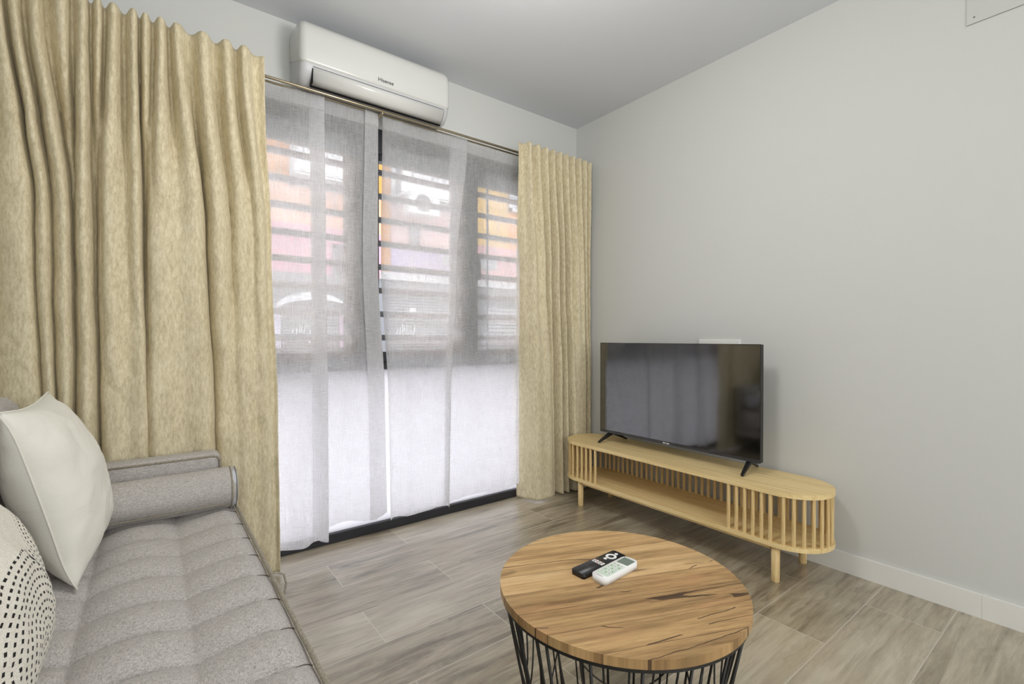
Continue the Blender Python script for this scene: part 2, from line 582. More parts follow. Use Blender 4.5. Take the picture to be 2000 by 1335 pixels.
fbox('cornice', .87, 11, 2.15, 2.29, (226, 222, 222), 0, .12)
# balconies and windows
def fwin(x0, x1, z0, z1, fr=(238, 238, 240), gl=(120, 124, 132)):
    bm = bmesh.new()
    t = .07
    bx(bm, x0, x0 + t, FY - .06, FY, z0, z1); bx(bm, x1 - t, x1, FY - .06, FY, z0, z1)
    bx(bm, x0, x1, FY - .06, FY, z1 - t, z1); bx(bm, x0, x1, FY - .06, FY, z0, z0 + t)
    f = obj('window_frame', bm, em(rgb(*fr)), ext)
    obj('pane', box(x0 + t, x1 - t, FY - .03, FY - .021, z0 + t, z1 - t), em(rgb(*gl)), f)
fwin(-.67, -.33, 3.6, 4.5, gl=(225, 228, 232))
fwin(-.3, .3, 3.6, 4.45, gl=(150, 150, 154))
fwin(1.1, 1.75, 3.6, 4.45, gl=(160, 160, 164))
fwin(1.7, 2.4, 3.6, 4.42, gl=(150, 150, 156))
fwin(3.87, 4.9, 3.9, 4.5, gl=(210, 222, 232))
fwin(1.46, 1.68, 2.86, 3.22, fr=(130, 130, 140), gl=(110, 110, 124))
fwin(.02, .3, 1.7, 2.7, fr=(120, 120, 128), gl=(104, 104, 112))
for (a, b) in ((-.7, .3), (1.1, 2.42)):
    bm = bmesh.new()
    bx(bm, a, b, FY - .5, FY - .46, 3.69, 4.1)
    bx(bm, a, b, FY - .5, FY - .02, 3.66, 3.7)
    bx(bm, a, b, FY - .52, FY - .44, 4.1, 4.13)
    obj('balcony', bm, em(rgb(240, 240, 242)), ext)
# shutters with louvres and graffiti
def shutter(x0, x1, z0, z1, col, step=.055):
    bm = bmesh.new()
    zz = z0
    while zz < z1:
        bx(bm, x0, x1, FY - .085, FY - .05, zz, zz + step * .8, .006, 1)
        zz += step
    return obj('shutter', bm, em(rgb(*col)), ext)
shutter(-.8, .1, -.1, 1.5, (150, 150, 155))
shutter(1.0, 2.3, -.1, 1.9, (146, 146, 151))
shutter(3.1, 4.15, -.1, 1.15, (160, 160, 164))
s_ = shutter(3.2, 4.02, 1.2, 1.72, (170, 170, 174), .075)
fbox('notice', 1.44, 1.57, 1.46, 1.64, (236, 236, 236), .09, .095)
fbox('painted_panel', .12, .5, .9, 1.5, (206, 170, 196), .05, .08)
fbox('painted_panel', -1.2, -.82, .9, 1.5, (214, 206, 226), .05, .08)
# graffiti tag strokes "MRGN"
TAG = [[(0, 0), (.06, .75), (.16, .3), (.26, .8), (.24, .0)], [(.38, 0), (.42, .95), (.56, .85), (.5, .55), (.4, .5), (.6, .05)],
       [(.86, .8), (.72, .9), (.64, .5), (.72, .15), (.84, .25), (.84, .45), (.74, .45)], [(.94, -.05), (.98, .7), (1.14, .1), (1.28, .95)]]
def graffiti(x0, z0, w, h):
    bm = bmesh.new()
    for st in TAG:
        tube(bm, [(x0 + p[0] / 1.28 * w, FY - .092, z0 + p[1] * h) for p in st], .011, 6)
    obj('graffiti', bm, em(rgb(245, 245, 248)), ext)
graffiti(-.66, 1.0, .38, .3)
graffiti(1.17, 1.0, .38, .34)
# scalloped white awning
bm = bmesh.new()
P = []
for i in range(25):
    a = pi * i / 24
    P.append([(-.3 - .62 * cos(a), FY - .06 - .35 * (1 - t) * (.4 + .6 * sin(a)), 1.5 + .34 * sin(a) * (.55 + .45 * t)) for t in (0, .33, .66, 1)])
grid(bm, P)
obj('awning', bm, em(rgb(246, 246, 248)), ext, True)

def condenser(x0, x1, z0, z1, fan_x, fan_r, label):
    e = empty('outdoor_air_conditioner', ((x0 + x1) / 2, FY - .6, z0), label, 'air conditioner', 'outdoor units on the facade')
    obj('casing', box(x0, x1, FY - .62, FY - .3, z0, z1, .01, 2), em(rgb(238, 238, 240)), e)
    if fan_r:
        bm = bmesh.new()
        zc = (z0 + z1) / 2
        prof = [(fan_x + fan_r * cos(2 * pi * i / 32), FY - .625, zc + fan_r * sin(2 * pi * i / 32)) for i in range(32)]
        c0 = [bm.verts.new(p) for p in prof]; bm.faces.new(c0)
        for rr in (.35, .6, .85, 1.0):
            tube(bm, [(fan_x + fan_r * rr * cos(2 * pi * i / 32), FY - .632, zc + fan_r * rr * sin(2 * pi * i / 32)) for i in range(32)], .006, 5, True)
        obj('fan_grille', bm, em(rgb(130, 130, 134)), e)
    else:
        bm = bmesh.new()
        n_ = 5
        for i in range(n_):
            zz = z0 + (z1 - z0) * (i + .5) / n_
            bx(bm, x0 + .03, x1 - .03, FY - .63, FY - .62, zz - .01, zz + .01)
        obj('louvre', bm, em(rgb(120, 120, 126)), e)
condenser(1.2, 1.8, 3.33, 3.72, 1.46, .15, 'white outdoor condenser with round fan under the balcony across the street')
condenser(2.02, 2.3, 2.48, 2.68, 0, 0, 'small louvred white outdoor condenser on the lilac wall')
condenser(2.85, 3.12, 2.46, 2.67, 0, 0, 'small louvred white outdoor condenser beside the pink wall')

# ------------------------------------------------------------------ curtains
def catmull(P, t):
    n = len(P)
    i = min(int(t), n - 2)
    u = t - i
    p0, p1, p2, p3 = P[max(i - 1, 0)], P[i], P[i + 1], P[min(i + 2, n - 1)]
    k = .42
    m1 = (p2 - p0) * k; m2 = (p3 - p1) * k
    h00 = 2 * u ** 3 - 3 * u * u + 1; h10 = u ** 3 - 2 * u * u + u
    h01 = -2 * u ** 3 + 3 * u * u; h11 = u ** 3 - u * u
    return p1 * h00 + m1 * h10 + p2 * h01 + m2 * h11

def drape(name, rows, zt, zm, zl, zbot, mat, sub=8, nz=150, thick=.004, wrinkle=.006, seed=1.0, hemdip=None, parent=None, shape=None, pull=0.0):
    """rows: per knot (x_top, x_mid, x_low, y_top, y_mid, y_low)"""
    P = []
    n = len(rows)
    for s in range((n - 1) * sub + 1):
        t = s / sub
        line = []
        for j in range(nz + 1):
            z = zt + (zbot - zt) * j / nz
            hem = hemdip(t / (n - 1)) if hemdip else 0.0
            z += hem * smooth01((zt - z) / (zt - zbot) * 1.3 - .3)
            def knot(i):
                r = rows[i]
                if z >= zm:
                    u = smooth01((zt - z) / (zt - zm))
                    return Vector((r[0] + (r[1] - r[0]) * u, r[3] + (r[4] - r[3]) * u, 0))
                if z >= zl:
                    u = smooth01((zm - z) / (zm - zl))
                    return Vector((r[1] + (r[2] - r[1]) * u, r[4] + (r[5] - r[4]) * u, 0))
                u = (zl - z) / max(zl, .01)
                return Vector((r[2] + (r[2] - r[1]) * u * .35, r[5] + (r[5] - r[4]) * u * .1, 0))
            i = min(int(t), n - 2)
            if shape:
                kn = knot
                def knot(i, kn=kn):
                    v = kn(i)
                    f = max(0.0, min(1.0, (shape[0] - v.y) / (shape[0] - shape[1])))
                    g = shape[2] + (shape[3] - shape[2]) * smooth01((zt - z) / (zt - zm))
                    b_ = shape[4] + (shape[0] - shape[4]) * smooth01((zt - z) / .5)
                    v.y = b_ + (lerp(-.242, shape[1] * 1.08, smooth01((zt - z) / 1.55)) - b_) * f ** g
                    return v
            L = [knot(max(i - 1, 0)), knot(i), knot(i + 1), knot(min(i + 2, n - 1))]
            u = t - i
            k = .42
            p0, p1, p2, p3 = L
            m1 = (p2 - p0) * k; m2 = (p3 - p1) * k
            c = p1 * (2 * u ** 3 - 3 * u * u + 1) + m1 * (u ** 3 - 2 * u * u + u) + p2 * (-2 * u ** 3 + 3 * u * u) + m2 * (u ** 3 - u * u)
            if pull:
                ys = p1.y + (p2.y - p1.y) * smooth01(smooth01(u))
                c.y = lerp(c.y, ys, lerp(.95, .3, smooth01((zt - z) / 1.1)))
                dyy = min(1.0, abs(p1.y - p2.y) / .06)
                dd = (p2.x - p1.x) if p1.y < p2.y else (p1.x - p2.x)
                c.x += dd * pull * dyy * sin(pi * u) * smooth01((zt - z) / .9)
            w = noise.noise(Vector((c.x * 9 + seed, z * 5, seed))) * wrinkle + noise.noise(Vector((c.x * 26, z * 9 + seed, 3.0))) * wrinkle * .5
            if thick:
                rg = 1 - abs(noise.noise(Vector((c.x * 5 + z * 2.4 + seed, z * 5.5 - c.x * 2, 7.0)))) * 9
                if rg > 0: w -= wrinkle * .45 * rg * rg * (.5 + noise.noise(Vector((c.x * 4, z * 3, seed))))
            # pressed horizontal fold creases
            cre = 0.0
            for zc in (.52, .98, 1.43):
                dz = (z - zc - .012 * noise.noise(Vector((c.x * 6, zc, seed)))) / .006
                if abs(dz) < 3: cre += math.exp(-dz * dz) * (.5 + noise.noise(Vector((c.x * 8, zc * 7, seed + 4))))
            w -= cre * wrinkle * .35
            line.append(Vector((c.x + w * .3, c.y + w, z)))
        P.append(line)
    bm = bmesh.new()
    grid(bm, P)
    o = obj(name, bm, mat, parent, True)
    if thick:
        md = o.modifiers.new('thickness', 'SOLIDIFY'); md.thickness = thick; md.offset = 0
    return o

LC = [(-2.901, -2.849, -2.836, -0.18, -0.18, -0.18), (-2.895, -2.828, -2.813, -0.11, -0.11, -0.11), (-2.864, -2.8, -2.785, -0.18, -0.18, -0.18), (-2.85, -2.782, -2.779, -0.11, -0.11, -0.09), (-2.817, -2.746, -2.748, -0.18, -0.18, -0.18), (-2.793, -2.732, -2.729, -0.11, -0.09, -0.09), (-2.745, -2.727, -2.722, -0.18, -0.1, -0.1), (-2.724, -2.721, -2.714, -0.11, -0.11, -0.13), (-2.69, -2.697, -2.687, -0.18, -0.18, -0.18), (-2.675, -2.674, -2.662, -0.11, -0.11, -0.09), (-2.65, -2.663, -2.654, -0.18, -0.09, -0.09), (-2.637, -2.648, -2.64, -0.11, -0.14, -0.16), (-2.609, -2.629, -2.611, -0.18, -0.18, -0.17), (-2.579, -2.574, -2.574, -0.11, -0.15, -0.165), (-2.549, -2.543, -2.523, -0.18, -0.18, -0.18), (-2.533, -2.527, -2.517, -0.11, -0.09, -0.14), (-2.515, -2.513, -2.51, -0.18, -0.11, -0.16), (-2.491, -2.5, -2.488, -0.11, -0.17, -0.18), (-2.467, -2.472, -2.447, -0.18, -0.18, -0.17), (-2.44, -2.413, -2.396, -0.11, -0.165, -0.165), (-2.417, -2.348, -2.318, -0.18, -0.18, -0.18), (-2.372, -2.317, -2.289, -0.11, -0.09, -0.09), (-2.331, -2.282, -2.26, -0.18, -0.18, -0.14), (-2.285, -2.229, -2.213, -0.11, -0.12, -0.145), (-2.251, -2.195, -2.176, -0.18, -0.155, -0.16), (-2.212, -2.149, -2.134, -0.11, -0.14, -0.145), (-2.188, -2.121, -2.095, -0.18, -0.165, -0.16), (-2.138, -2.093, -2.069, -0.11, -0.12, -0.15), (-2.103, -2.072, -2.053, -0.13, -0.12, -0.165)]
rnd_ = random.Random(4)
pre = []
xx = -3.30
while xx < -2.93:
    pre.append((xx, xx + .01, xx + .01, -.18, -.18, -.17)); xx += .03
    pre.append((xx, xx + .01, xx + .01, -.11, -.10, -.11)); xx += .03 + rnd_.random() * .02
cl = empty('curtain', (-2.6, -.14, 0), 'wide beige chenille curtain hanging behind the grey sofa', 'curtain')
drape('cloth', pre + LC, 2.285, 1.47, .70, .012, beige_m, wrinkle=.011, seed=1.7, parent=cl, shape=(-.055, -.185, 1.5, .75, -.158), pull=.26)

RC = [(-.672, -.60, -.585, -.17, -.05, -.03), (-.640, -.57, -.555, -.158, -.12, -.11), (-.61, -.54, -.52, -.215, -.175, -.18), (-.575, -.50, -.47, -.158, -.16, -.178),
      (-.54, -.46, -.42, -.215, -.18, -.183), (-.505, -.425, -.375, -.158, -.10, -.15), (-.47, -.40, -.365, -.215, -.17, -.15), (-.44, -.37, -.338, -.158, -.04, -.03),
      (-.41, -.335, -.308, -.215, -.18, -.18), (-.38, -.305, -.278, -.158, -.03, -.03), (-.35, -.285, -.255, -.215, -.182, -.18), (-.32, -.25, -.218, -.158, -.03, -.02),
      (-.29, -.225, -.195, -.215, -.18, -.17), (-.26, -.19, -.165, -.158, -.14, -.175), (-.23, -.155, -.13, -.215, -.18, -.176), (-.20, -.125, -.10, -.158, -.17, -.178),
      (-.17, -.10, -.08, -.215, -.18, -.176), (-.14, -.085, -.065, -.158, -.09, -.09), (-.11, -.065, -.045, -.21, -.17, -.178), (-.08, -.045, -.03, -.158, -.12, -.15), (-.05, -.03, -.022, -.20, -.17, -.17)]
cr_ = empty('curtain', (-.3, -.14, 0), 'narrow gathered beige curtain in the corner beside the television stand', 'curtain')
drape('cloth', RC, 2.285, 1.47, .70, .012, beige_m, wrinkle=.006, seed=5.2, parent=cr_, pull=.04)
# header tapes: stitched band along the top of each curtain
def band(rows, parent, zt, zb_):
    P = []
    for s in range((len(rows) - 1) * 8 + 1):
        c = catmull([Vector((r[0], min(r[3] * 1.02, -.162) + .006, 0)) for r in rows], s / 8)
        P.append([Vector((c.x, c.y, zt)), Vector((c.x, c.y, zb_))])
    bm = bmesh.new(); grid(bm, P)
    obj('header_tape', bm, beige_m, parent, True)
band(pre + LC, cl, 2.28, 2.20)
band(RC, cr_, 2.28, 2.20)

# curtain rods
rod = empty('curtain_rod', (-1.6, -.115, 2.23), 'thin double metal curtain rod running above the window', 'curtain rod')
obj('front_rod', tube(bmesh.new(), [(-3.3, -.14, 2.232), (-.06, -.14, 2.232)], .0068, 12), brass_m, rod, True)
obj('back_rod', tube(bmesh.new(), [(-3.3, -.092, 2.236), (-.06, -.092, 2.236)], .005, 12), brass_m, rod, True)
for bxx in (-3.28, -1.548, -.08):
    bm = bmesh.new()
    bx(bm, bxx - .012, bxx + .012, -.006, 0, 2.19, 2.228, .002, 1)
    tube(bm, [(bxx, -.003, 2.205), (bxx, -.09, 2.214), (bxx, -.150, 2.216)], .005, 8)
    bx(bm, bxx - .006, bxx + .006, -.152, -.080, 2.2165, 2.2235, .001, 1)
    obj('bracket', bm, brass_m, rod, True)

# sheers
def sheer_rows(pts, ysg):
    out = []
    for p in pts: out.append((p[0], p[1], p[2], p[3], p[3], p[4]))
    return out
sl = empty('sheer_curtain', (-1.9, -.09, 0), 'white sheer linen curtain panel beside the wide beige curtain', 'sheer curtain')
SL = sheer_rows([(-2.25, -2.25, -2.25, -.09, -.09), (-2.15, -2.14, -2.14, -.10, -.12), (-2.05, -2.03, -2.02, -.085, -.10), (-1.95, -1.94, -1.93, -.10, -.13),
                 (-1.90, -1.89, -1.89, -.10, -.13), (-1.834, -1.828, -1.826, -.108, -.13), (-1.829, -1.823, -1.822, -.10, -.12), (-1.86, -1.86, -1.86, -.094, -.11), (-1.885, -1.880, -1.878, -.088, -.10),
                 (-1.888, -1.883, -1.88, -.08, -.085), (-1.84, -1.84, -1.83, -.078, -.08), (-1.76, -1.75, -1.75, -.085, -.09), (-1.68, -1.68, -1.68, -.08, -.08), (-1.62, -1.62, -1.60, -.085, -.085),
                 (-1.562, -1.562, -1.525, -.088, -.085), (-1.552, -1.556, -1.518, -.095, -.09), (-1.59, -1.60, -1.57, -.102, -.10), (-1.625, -1.638, -1.61, -.105, -.105)], 0)
def hemL(t):
    return .045 + .045 * smooth01((t - .42) / .06) - .0 + .012 * sin(t * 31)
o = drape('cloth', SL, 2.225, 1.47, .70, .03, sheer_m, sub=6, nz=70, thick=0, wrinkle=.006, seed=9.0, hemdip=hemL, parent=sl)
sr = empty('sheer_curtain', (-1.1, -.09, 0), 'white sheer linen curtain panel beside the gathered corner curtain', 'sheer curtain')
SR = sheer_rows([(-1.528, -1.538, -1.500, -.095, -.10), (-1.50, -1.51, -1.47, -.085, -.08), (-1.42, -1.43, -1.40, -.09, -.09), (-1.33, -1.34, -1.33, -.08, -.075), (-1.22, -1.22, -1.22, -.088, -.085),
                 (-1.12, -1.13, -1.14, -.095, -.10), (-1.02, -1.085, -1.125, -.102, -.11), (-1.01, -1.08, -1.12, -.095, -.10), (-1.06, -1.10, -1.135, -.09, -.095), (-1.11, -1.12, -1.148, -.084, -.09),
                 (-1.105, -1.115, -1.145, -.078, -.08), (-1.03, -1.05, -1.10, -.076, -.075), (-.93, -.95, -.98, -.085, -.085), (-.84, -.85, -.86, -.076, -.07), (-.74, -.75, -.76, -.086, -.08), (-.64, -.64, -.65, -.078, -.075), (-.60, -.60, -.598, -.085, -.078)], 0)
o = drape('cloth', SR, 2.225, 1.47, .70, .055, sheer_m, sub=6, nz=70, thick=0, wrinkle=.006, seed=12.0, hemdip=lambda t: .03 + .02 * smooth01((t - .4) / .2) + .008 * sin(t * 27), parent=sr)
def sheer_band(rows, parent, z0, z1):
    P = []
    for s in range((len(rows) - 1) * 6 + 1):
        c = catmull([Vector((r[0], r[3], 0)) for r in rows], s / 6)
        P.append([Vector((c.x, c.y - .004, z0)), Vector((c.x, c.y - .004, z1))])
    bm = bmesh.new(); grid(bm, P)
    obj('rod_pocket', bm, hem_m, parent, True)
sheer_band(SL, sl, 2.234, 2.165)
sheer_band(SR, sr, 2.234, 2.165)

# ------------------------------------------------------------------ wall air conditioner
ac = empty('air_conditioner', (-1.57, 0, 2.24), 'glossy white split air conditioner mounted high above the window', 'air conditioner')
AX0, AX1 = -1.957, -1.183
body = [(-.002, 2.262), (-.10, 2.243), (-.150, 2.247), (-.178, 2.268), (-.196, 2.296), (-.203, 2.33), (-.205, 2.40), (-.204, 2.455), (-.198, 2.49), (-.180, 2.515), (-.15, 2.528), (-.08, 2.534), (-.002, 2.536)]
def lerp(a, b, t): return a + (b - a) * t
def acshell(prof, x0, x1, rnd=.028, seg=6):
    bm = bmesh.new()
    cy, cz = -.06, 2.405
    P = []
    secs = []
    for i in range(seg + 1):
        a = pi / 2 * i / seg
        secs.append((x0 + rnd * (1 - sin(a)), 1 - .12 * (1 - cos(a)) if False else 1 - (1 - cos(pi / 2 - a)) * 0 ))
    xs_ = []
    for i in range(seg + 1):
        a = pi / 2 * i / seg
        xs_.append((x0 + rnd * (1 - cos(a)), rnd * (1 - sin(a))))
    for i in range(seg + 1):
        a = pi / 2 * (1 - i / seg)
        xs_.append((x1 - rnd * (1 - cos(a)), rnd * (1 - sin(a))))
    for X_, ins in xs_:
        ring = []
        for (py, pz) in prof:
            v = Vector((py - cy, pz - cz)); L_ = v.length
            if abs(py) < .01:
                q = Vector((py, cz + (pz - cz) * max(0.0, 1 - ins / max(abs(pz - cz), .001))))
            else:
                q = Vector((cy, cz)) + v * (1 - ins / L_)
            ring.append(Vector((X_, q.x, q.y)))
        P.append(ring)
    V = grid(bm, P)
    bm.faces.new(V[0]); bm.faces.new(list(reversed(V[-1])))
    bmesh.ops.recalc_face_normals(bm, faces=bm.faces)
    return bm
obj('body', acshell(body, AX0, AX1, .03), acg_m, ac, True)
# front cover wraps the body from its lower front edge over the top
front = [(-.002, 2.40)] + [(-.199, 2.318), (-.2075, 2.335), (-.209, 2.40), (-.208, 2.457), (-.202, 2.493), (-.183, 2.519), (-.152, 2.532), (-.08, 2.538), (-.002, 2.540)]
obj('front_cover', acshell(front, AX0 - .003, AX1 + .003, .032), acw_m, ac, True)
# flap
fl = bmesh.new()
flp = [(-.1995, 2.309), (-.1935, 2.291), (-.179, 2.267), (-.156, 2.249)]
P = [[Vector((X_, a - .004, b - .003)) for a, b in flp] for X_ in (AX0 + .055, (AX0 + AX1) / 2, AX1 - .04)]
grid(fl, P)
bmesh.ops.recalc_face_normals(fl, faces=fl.faces)
fo = obj('air_flap', fl, acw_m, ac, True)
md = fo.modifiers.new('thickness', 'SOLIDIFY'); md.thickness = .003
bm = bmesh.new()
bx(bm, AX0 + .052, AX1 - .037, -.162, -.148, 2.2395, 2.2475)
bx(bm, AX0 + .0505, AX0 + .054, -.20, -.156, 2.24, 2.305)
obj('flap_gap', bm, dark_m, ac)
bm = bmesh.new()
tube(bm, [(AX0 + .053, -.2045, 2.3115), (AX1 - .038, -.2045, 2.3115)], .0011, 6)
tube(bm, [(AX1 - .037, a - .005, b - .003) for a, b in flp], .0012, 6)
obj('panel_seam', bm, acs_m, ac)
obj('mounting_plate', box(AX0 + .004, AX1 - .004, -.018, -.0005, 2.25, 2.53, .006, 2), acw_m, ac)
bm = bmesh.new()
for i in range(4):
    bx(bm, AX0 + .08 + i * .17, AX0 + .2 + i * .17, -.09, -.03, 2.238, 2.246, .001, 1)
obj('underside_clip', bm, acg_m, ac)
me = text_mesh('Hisense', .026, .0006)
lt = link_mesh('lettering', me, logo_m, ac, False)
lt.location = (-1.555 + 1.57, -.2095, 2.353 - 2.24)
lt.rotation_euler = (radians(90), 0, 0)
lt['label'] = 'grey lettering'

# ------------------------------------------------------------------ wall details
bm = box(-.012, -.0005, -1.232, -.994, .90, 1.052, .003, 2)
wp = obj('wall_socket_plate', bm, plate_m)
tag(wp, 'white socket plate on the wall, almost hidden behind the television', 'socket plate')
hp = empty('access_panel', (0, -2.4, 2.26), 'flush painted access panel high on the wall near the ceiling', 'access panel')
obj('cover', box(-.003, -.0002, -2.75, -2.104, 2.2595, 2.57, .001, 1), hatch_m, hp)
bm = bmesh.new()
tube(bm, [(-.0025, -2.126, 2.282), (-.0045, -2.126, 2.282)], .003, 10)
obj('screw', bm, acs_m, hp)
bm = bmesh.new()
bx(bm, -.0036, -.0001, -2.75, -2.104, 2.2582, 2.2592)
obj('gap', bm, Mat('hatch_gap', rgb(150, 149, 145), .8, .2).m, hp)

# ------------------------------------------------------------------ television stand
TS = empty('tv_stand', (-.2, -.96, 0), 'low light bamboo television stand with rounded ends and open vertical slats', 'tv stand')
TCX, TR = -.1975, .1725
YA, YBk = -.365, -1.559
def stadium(cx, r, ya, yb, n=28):
    o = []
    for i in range(n + 1):
        a = pi * i / n
        o.append((cx + r * cos(a), ya + r * sin(a)))
    for i in range(n + 1):
        a = pi + pi * i / n
        o.append((cx + r * cos(a), yb + r * sin(a)))
    return o
bm = prism(bmesh.new(), stadium(TCX, TR, YA, YBk), .382, .402)
bevel_all(bm, .003, 2); obj('top', bm, bamboo_m, TS)
bm = prism(bmesh.new(), stadium(TCX, TR, YA, YBk), .157, .176)
bevel_all(bm, .003, 2); obj('bottom_shelf', bm, bamboo_m, TS)
bm = bmesh.new()
bx(bm, TCX - .145, TCX - .12, YBk + .02, YA - .02, .135, .157, .002, 1)
bx(bm, TCX + .12, TCX + .145, YBk + .02, YA - .02, .135, .157, .002, 1)
bx(bm, TCX - .12, TCX + .12, YBk + .02, YBk + .045, .135, .157, .002, 1)
bx(bm, TCX - .12, TCX + .12, YA - .045, YA - .02, .135, .157, .002, 1)
obj('apron', bm, bamboo_m, TS)
for lx in (-.343, -.062):
    for ly in (-.385, -1.562):
        bm = tube(bmesh.new(), [(lx, ly, .157), (lx, ly, .004), (lx, ly, .0)], [.018, .0165, .0145], 20)
        bevel_all(bm, .001, 1) if False else None
        obj('leg', bm, slat_m, TS, True)
sm_bm = tube(bmesh.new(), [(0, 0, 0), (0, 0, .206)], .0082, 12, caps=False)
sme = bpy.data.meshes.new('slat'); sm_bm.to_mesh(sme); sm_bm.free()
sme.materials.append(slat_m); sme.polygons.foreach_set('use_smooth', [True] * len(sme.polygons))
rs = TR - .0125
slats = []
yy_ = -1.358
while yy_ > YBk: slats.append((TCX - rs, yy_)); yy_ -= .0375
yy_ = -.521
while yy_ < YA: slats.append((TCX - rs, yy_)); yy_ += .0375
yy_ = YBk
while yy_ < YA + .01: slats.append((TCX + rs, yy_)); yy_ += .03753
na = int(pi * rs / .0375)
for i in range(1, na):
    a = pi * i / na
    slats.append((TCX + rs * cos(a), YA + rs * sin(a)))
    slats.append((TCX + rs * cos(a), YBk - rs * sin(a)))
for (sx, sy) in slats:
    o = bpy.data.objects.new('slat', sme); COL.objects.link(o)
    o.parent = TS; o.location = (sx + .2, sy + .96, .176)

# ------------------------------------------------------------------ television
TV = empty('television', (-.17, -.92, .402), 'black flat-screen television standing on the slatted stand', 'television')
bm = bmesh.new()
bx(bm, -.195, -.165, -1.427, -.417, .462, 1.03, .003, 2)
bx(bm, -.165, -.125, -1.33, -.52, .475, .80, .012, 3)
obj('housing', bm, tvb_m, TV)
obj('screen', box(-.1965, -.1945, -1.4255, -.4185, .477, 1.0285, .0005, 1), scr_m, TV)
bm = bmesh.new()
bx(bm, -.1985, -.194, -1.427, -.417, .461, .476, .001, 1)
obj('bottom_bezel', bm, tvf_m, TV)
bm = bmesh.new()
bx(bm, -.1975, -.194, -1.4275, -1.4257, .476, 1.031)
bx(bm, -.1975, -.194, -.4183, -.4165, .476, 1.031)
bx(bm, -.1975, -.194, -1.4257, -.4183, 1.0287, 1.031)
obj('bezel_edge', bm, tvb_m, TV)
bm = bmesh.new()   # small maker's mark, too small to read: two short bright blocks
bx(bm, -.2, -.1984, -.906, -.888, .4655, .4725, .001, 1)
bx(bm, -.2, -.1984, -.930, -.910, .4645, .4715, .001, 1)
o = obj('maker_mark', bm, logow_m, TV); o['label'] = 'small silver mark'
for fy_, s in ((-.49, 1), (-1.365, -1)):
    bm = bmesh.new()
    def leg(p, q, w0, w1):
        pts = []
        P0, P1 = Vector(p), Vector(q)
        t = (P1 - P0).normalized(); sd = Vector((0, 1, 0)); up_ = t.cross(sd).normalized()
        A = [P0 + sd * a * w0 + up_ * b * w0 * .9 for a, b in ((-1, -1), (1, -1), (1, 1), (-1, 1))]
        B = [P1 + sd * a * w1 + up_ * b * w1 * .7 for a, b in ((-1, -1), (1, -1), (1, 1), (-1, 1))]
        va = [bm.verts.new(v) for v in A]; vb = [bm.verts.new(v) for v in B]
        bm.faces.new(va[::-1]); bm.faces.new(vb)
        for i in range(4): bm.faces.new((va[i], va[(i + 1) % 4], vb[(i + 1) % 4], vb[i]))
    leg((-.165, fy_, .462), (-.278, fy_ + s * .015, .4085), .012, .007)
    leg((-.165, fy_, .462), (-.052, fy_ - s * .02, .4085), .012, .007)
    bmesh.ops.recalc_face_normals(bm, faces=bm.faces)
    bevel_all(bm, .002, 2)
    obj('foot', bm, tvb_m, TV)

# ------------------------------------------------------------------ coffee table
TC = Vector((-1.562, -1.716, 0))
gdir = atan2(-1.876 + 1.653, -1.303 + 1.854)
CT = empty('coffee_table', (TC.x, TC.y, 0), 'round mango wood coffee table on a black wire base', 'coffee table')
bm = prism(bmesh.new(), [(.302 * cos(2 * pi * i / 96), .302 * sin(2 * pi * i / 96)) for i in range(96)], .4305, .45)
bevel_all(bm, .003, 3)
o = obj('tabletop', bm, mango_m, CT, local=True)
o.rotation_euler = (0, 0, gdir)
def ringpt(a, r, z): return (r * cos(radians(a)), r * sin(radians(a)), z)
RT, RB, ZT = .290, .205, .4215
def rad(z): return RB + (RT - RB) * (z / ZT)
bm = bmesh.new()
ring = [ringpt(a, RT + .004, .4175) for a in range(0, 360, 4)]
P = []
for a in range(0, 360, 4):
    P.append([ringpt(a, RT - .006, .430), ringpt(a, RT + .0085, .430), ringpt(a, RT + .0085, .421), ringpt(a, RT - .006, .421), ringpt(a, RT - .006, .430)])
grid(bm, [[Vector(q) for q in p] for p in P], True)
bmesh.ops.recalc_face_normals(bm, faces=bm.faces)
obj('top_ring', bm, black_m, CT, local=True)
bm = tube(bmesh.new(), [ringpt(a, RB, .0045) for a in range(0, 360, 5)], .0045, 8, True)
obj('bottom_ring', bm, black_m, CT, True, local=True)
A0 = -141.3
rod_me = None
for k in range(18):
    a = A0 + 10 + 20 * k
    bm = tube(bmesh.new(), [ringpt(a, RT, .424), ringpt(a, RB, .0045)], .0034, 8)
    obj('rod', bm, black_m, CT, True, local=True)
for q in range(4):
    c = A0 + 90 * q
    for (hw, dep) in ((5.0, .20), (14.3, .24), (24.2, .285), (54.5, .405)):
        pts = []
        for i in range(41):
            th = pi * i / 40
            z = .424 - dep * sin(th) ** (1.0)
            pts.append(ringpt(c + hw * cos(th), rad(z) - .002, z))
        obj('hoop', tube(bmesh.new(), pts, .0023, 7), black_m, CT, True, local=True)
    for sg in (-1, 1):
        a = c + sg * 35.5
        obj('thin_rod', tube(bmesh.new(), [ringpt(a, RT - .002, .424), ringpt(a + sg * 0, RB, .0045)], .0024, 7), black_m, CT, True, local=True)

